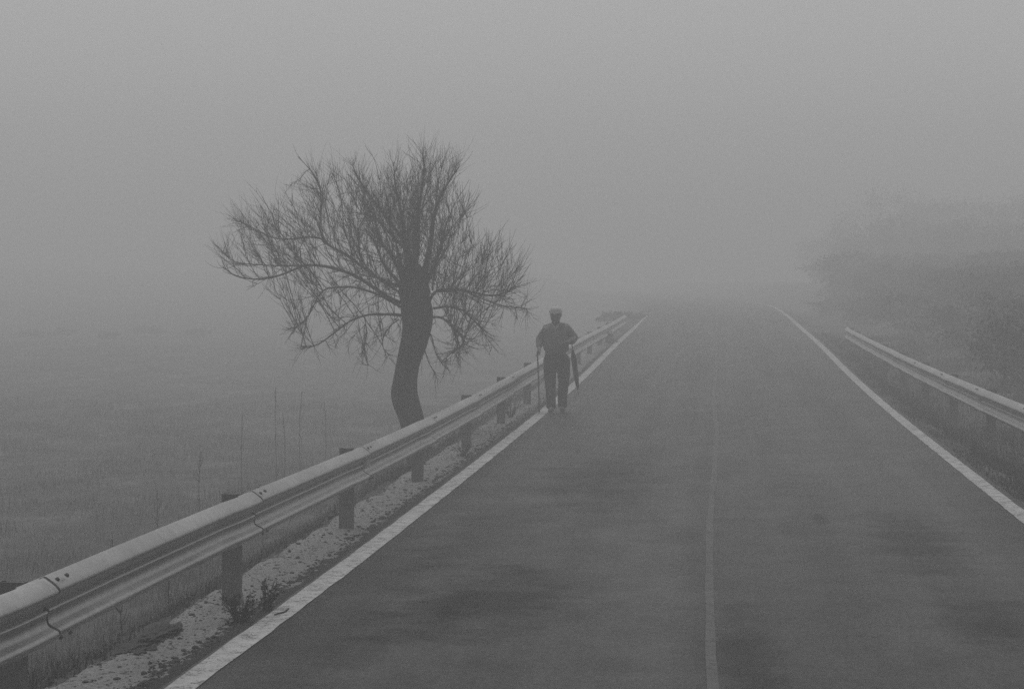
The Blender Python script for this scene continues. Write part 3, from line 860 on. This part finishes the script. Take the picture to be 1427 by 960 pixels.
# tall dry stalks standing in the field
def stalk(px, ytop, ybase, Y, lab):
    a = at(px, ybase, Y); a.z = ground_z(a.x, Y) - .02; t = at(px + rr.uniform(-3, 3), ytop, Y)
    root = thing('weed_stalk', lab, 'dry stalk', a, 'tall dry stalks in the left field')
    h = t - a; h.y = rr.uniform(-.05, .05); m = MB()
    q = [Vector((0, 0, 0)), h * .35 + Vector((rr.gauss(0, .015), 0, 0)), h * .7 + Vector((rr.gauss(0, .02), 0, 0)), h]
    m.tube(smooth_path(q, 1), .0034, 5)
    m.build('stem', M['weed'], root)
    m = MB()
    for k in range(9):
        u = rr.uniform(.35, .95); p = h * u; d_ = Vector((rr.gauss(0, 1), rr.gauss(0, 1), 1.2)).normalized()
        m.tube([p, p + d_ * .05, p + d_ * .09 + Vector((0, 0, .03))], [.0028, .002, .001], 4)
    tag(m.build('side_shoots', M['weed'], root), kind='stuff')
for s_ in ((155, 742, 800, 17, 'shortest stalk, leftmost above the rail near the left edge'), (221, 682, 770, 19, 'stalk standing just left of the second post gap, second from the left'),
           (278, 628, 740, 21, 'tall single stalk in front of the field, third from the left'), (336, 578, 690, 24, 'slender stalk left of the second guardrail joint, fourth from the left'),
           (385, 540, 680, 27, 'tallest stalk midway between the tree and the left field'), (418, 545, 660, 27, 'stalk close left of the tree trunk, lower than its neighbour'),
           (395, 575, 670, 25, 'short stalk beside the tallest one'), (455, 560, 640, 28, 'stalk just left of the tree beneath its drooping limb'),
           (168, 850, 905, 12.5, 'bent stalk seen below the nearest beam'), (236, 800, 870, 14, 'thin stalk seen under the nearest beam')):
    stalk(*s_)

# ------------------------------------------------------------------ shrubs and far trees in the fog
def leaf_crown(m, c, rx, ry, rz, n, size, rr, seed):
    # clumps spread through an uneven volume, leaves spread round the clumps
    clumps = []
    for i in range(max(8, n // 60)):
        while True:
            p = Vector((rr.uniform(-1, 1), rr.uniform(-1, 1), rr.uniform(-1, 1)))
            if .35 < p.length < 1 + .35 * noise.noise(p * 2 + Vector((seed, 0, 0))): break
        clumps.append(p)
    for i in range(n):
        q = rr.choice(clumps) + Vector((rr.gauss(0, .12), rr.gauss(0, .12), rr.gauss(0, .11)))
        p = Vector((q.x * rx, q.y * ry, q.z * rz)) + c
        d_ = Vector((rr.gauss(0, 1), rr.gauss(0, 1), rr.gauss(0, 1))).normalized(); s_ = d_.orthogonal().normalized() * size * rr.uniform(.3, .5); L = size * rr.uniform(.7, 1.3)
        m.add([p, p + d_ * L * .5 + s_, p + d_ * L, p + d_ * L * .5 - s_], [(0, 1, 2, 3)])
def shrub(name, px, Y, w, top, label, cat, group, n=1500, trunk_h=0, size=.14, sink=.15):
    x = at(px, 400, Y).x; z = ground_z(x, Y) - sink
    h = max(.5, at(px, top, Y).z - z - trunk_h)
    root = thing(name, label, cat, (x, Y, z), group); rr_ = random.Random(int(px * 7 + Y))
    m = MB()
    if trunk_h:
        m.tube(smooth_path([Vector((0, 0, 0)), Vector((rr_.gauss(0, .15), 0, trunk_h * .6)), Vector((rr_.gauss(0, .2), 0, trunk_h + h * .5))], 1), [.2, .17, .15, .13, .11, .07][:6] if False else .15, 8)
    for k in range(7):
        a = rr_.uniform(0, 6.28); e = Vector((math.cos(a) * w * .35, math.sin(a) * w * .35, trunk_h + h * rr_.uniform(.4, .8)))
        m.tube(smooth_path([Vector((0, 0, trunk_h * .7)), e * .5 + Vector((0, 0, trunk_h * .4)), e], 1), .03 if not trunk_h else .06, 5)
    m.build('trunk' if trunk_h else 'stems', M['bark'], root)
    m = MB(); leaf_crown(m, Vector((0, 0, trunk_h + h / 2)), w / 2, w / 2.2, h / 2, n, size, rr_, px)
    tag(m.build('crown', M['leaf'], root), kind='stuff')
G1 = 'dark trees on the foggy right bank'
for px, Y, w, top_, lab in ((1238, 128, 6.4, 306, 'faint round topped tree in the middle row, below the highest top of the wood'), (1304, 122, 6.6, 312, 'broad faint tree in the middle row, just right of the round topped one'),
                            (1374, 114, 6.4, 308, 'faint bushy tree in the middle row, halfway to the right edge of the photo'), (1450, 106, 6.4, 300, 'faint tree of the middle row cut by the right edge of the photo'),
                            (1180, 134, 6.0, 362, 'faintest low tree at the left end of the right bank'), (1275, 98, 5.2, 356, 'lower dim tree standing in front of the highest one'),
                            (1345, 90, 5.0, 358, 'dim bushy tree in the middle row on the right bank'), (1420, 82, 4.8, 350, 'dim tree in the middle row close to the right edge of the photo')):
    shrub('evergreen_tree', px, Y, w, top_, lab, 'tree', G1, 7000, .4, .14)
for px, Y, w, top_, lab in ((1205, 98, 4.6, 352, 'faint low tree rising just left of and below the highest crown'), (1252, 84, 4.0, 372, 'dim squat tree above the shrub row, below the highest crown'),
                            (1312, 78, 4.4, 374, 'dim squat tree above the middle of the right guardrail'), (1378, 68, 4.2, 372, 'dark squat tree above the near part of the right guardrail'), (1444, 60, 4.2, 368, 'dark squat tree cut by the right edge of the photo')):
    shrub('evergreen_tree', px, Y, w, top_, lab, 'tree', G1, 5200, .3, .13)
for k_, (px, Y, w, top_, lab) in enumerate(((1190, 164, 8.6, 318, 'farthest faint tree at the left end of the wood'), (1236, 152, 8.4, 266, 'far tree making the highest rounded top of the wood'), (1292, 158, 8.8, 280, 'far tree just right of the highest rounded top'),
                            (1340, 150, 8.4, 286, 'far tree in the middle of the back row of the wood'), (1390, 146, 8.4, 276, 'far tree in the back row near the right edge of the photo'), (1442, 142, 8.4, 266, 'far tree in the back row cut by the right edge of the photo'))):
    shrub('evergreen_tree', px, Y, w, top_, lab, 'tree', G1, 7000, .4, .17)
G2 = 'shrubs on the right bank behind the guardrail'
for px, Y, w, h, lab in ((1185, 88, 3.4, 408, 'low shrub behind the far end of the right guardrail'), (1240, 74, 3.4, 400, 'shrub behind the right guardrail below the highest tree'),
                         (1300, 64, 3.4, 402, 'shrub on the bank midway along the right guardrail'), (1360, 54, 3.0, 408, 'shrub on the bank behind the nearer right guardrail'), (1412, 46, 2.8, 412, 'bushy shrub just above the nearest stretch of the right guardrail'), (1452, 38, 2.2, 425, 'near shrub cut by the right edge of the photo')):
    shrub('shrub', px, Y, w, h, lab, 'shrub', G2, 3400, 0, .10, .2)
G3 = 'dark bushes behind the left guardrail'
shrub('shrub', 868, 76, 1.9, 446, 'dim low bush where the left guardrail fades into fog', 'shrub', G3, 1600, 0, .08, .1)
shrub('shrub', 838, 54, 1.0, 462, 'small dim bush behind the left guardrail past the man', 'shrub', G3, 900, 0, .07, .1)
G4 = 'faint bushes far across the left field'
for px, Y, w, h, lab in ((42, 100, 1.3, 476, 'faint upright bush near the left edge of the field'), (88, 103, 1.4, 470, 'faint narrow bush second from the left across the field'),
                         (148, 98, 1.3, 462, 'faint tall bush third from the left across the field'), (205, 105, 1.8, 474, 'faint low bush in the middle of the far row'),
                         (275, 101, 1.2, 468, 'faint bush rightmost in the far row')):
    shrub('shrub', px, Y, w, h, lab, 'shrub', G4, 1200, 0, .08, .1)

# ------------------------------------------------------------------ the fog
m = MB(); zlo, zhi = -8.0, 9.6
gm = bpy.data.objects['ground']; zlo = min(v.co.z for v in gm.data.vertices) - 1.0
m.box((0, 250, (zlo + zhi) / 2), (664, 628, zhi - zlo))
fm = bpy.data.materials.new('fog'); fm.use_nodes = True
n_ = fm.node_tree.nodes; l_ = fm.node_tree.links
n_.remove(n_['Principled BSDF'])
vol = n_.new('ShaderNodeVolumePrincipled'); vol.inputs['Density'].default_value = FOG
vol.inputs['Color'].default_value = (.83, .83, .83, 1); vol.inputs['Anisotropy'].default_value = .2
l_.new(vol.outputs['Volume'], n_['Material Output'].inputs['Volume'])
hz = m.build('haze', fm); tag(hz, kind='stuff')
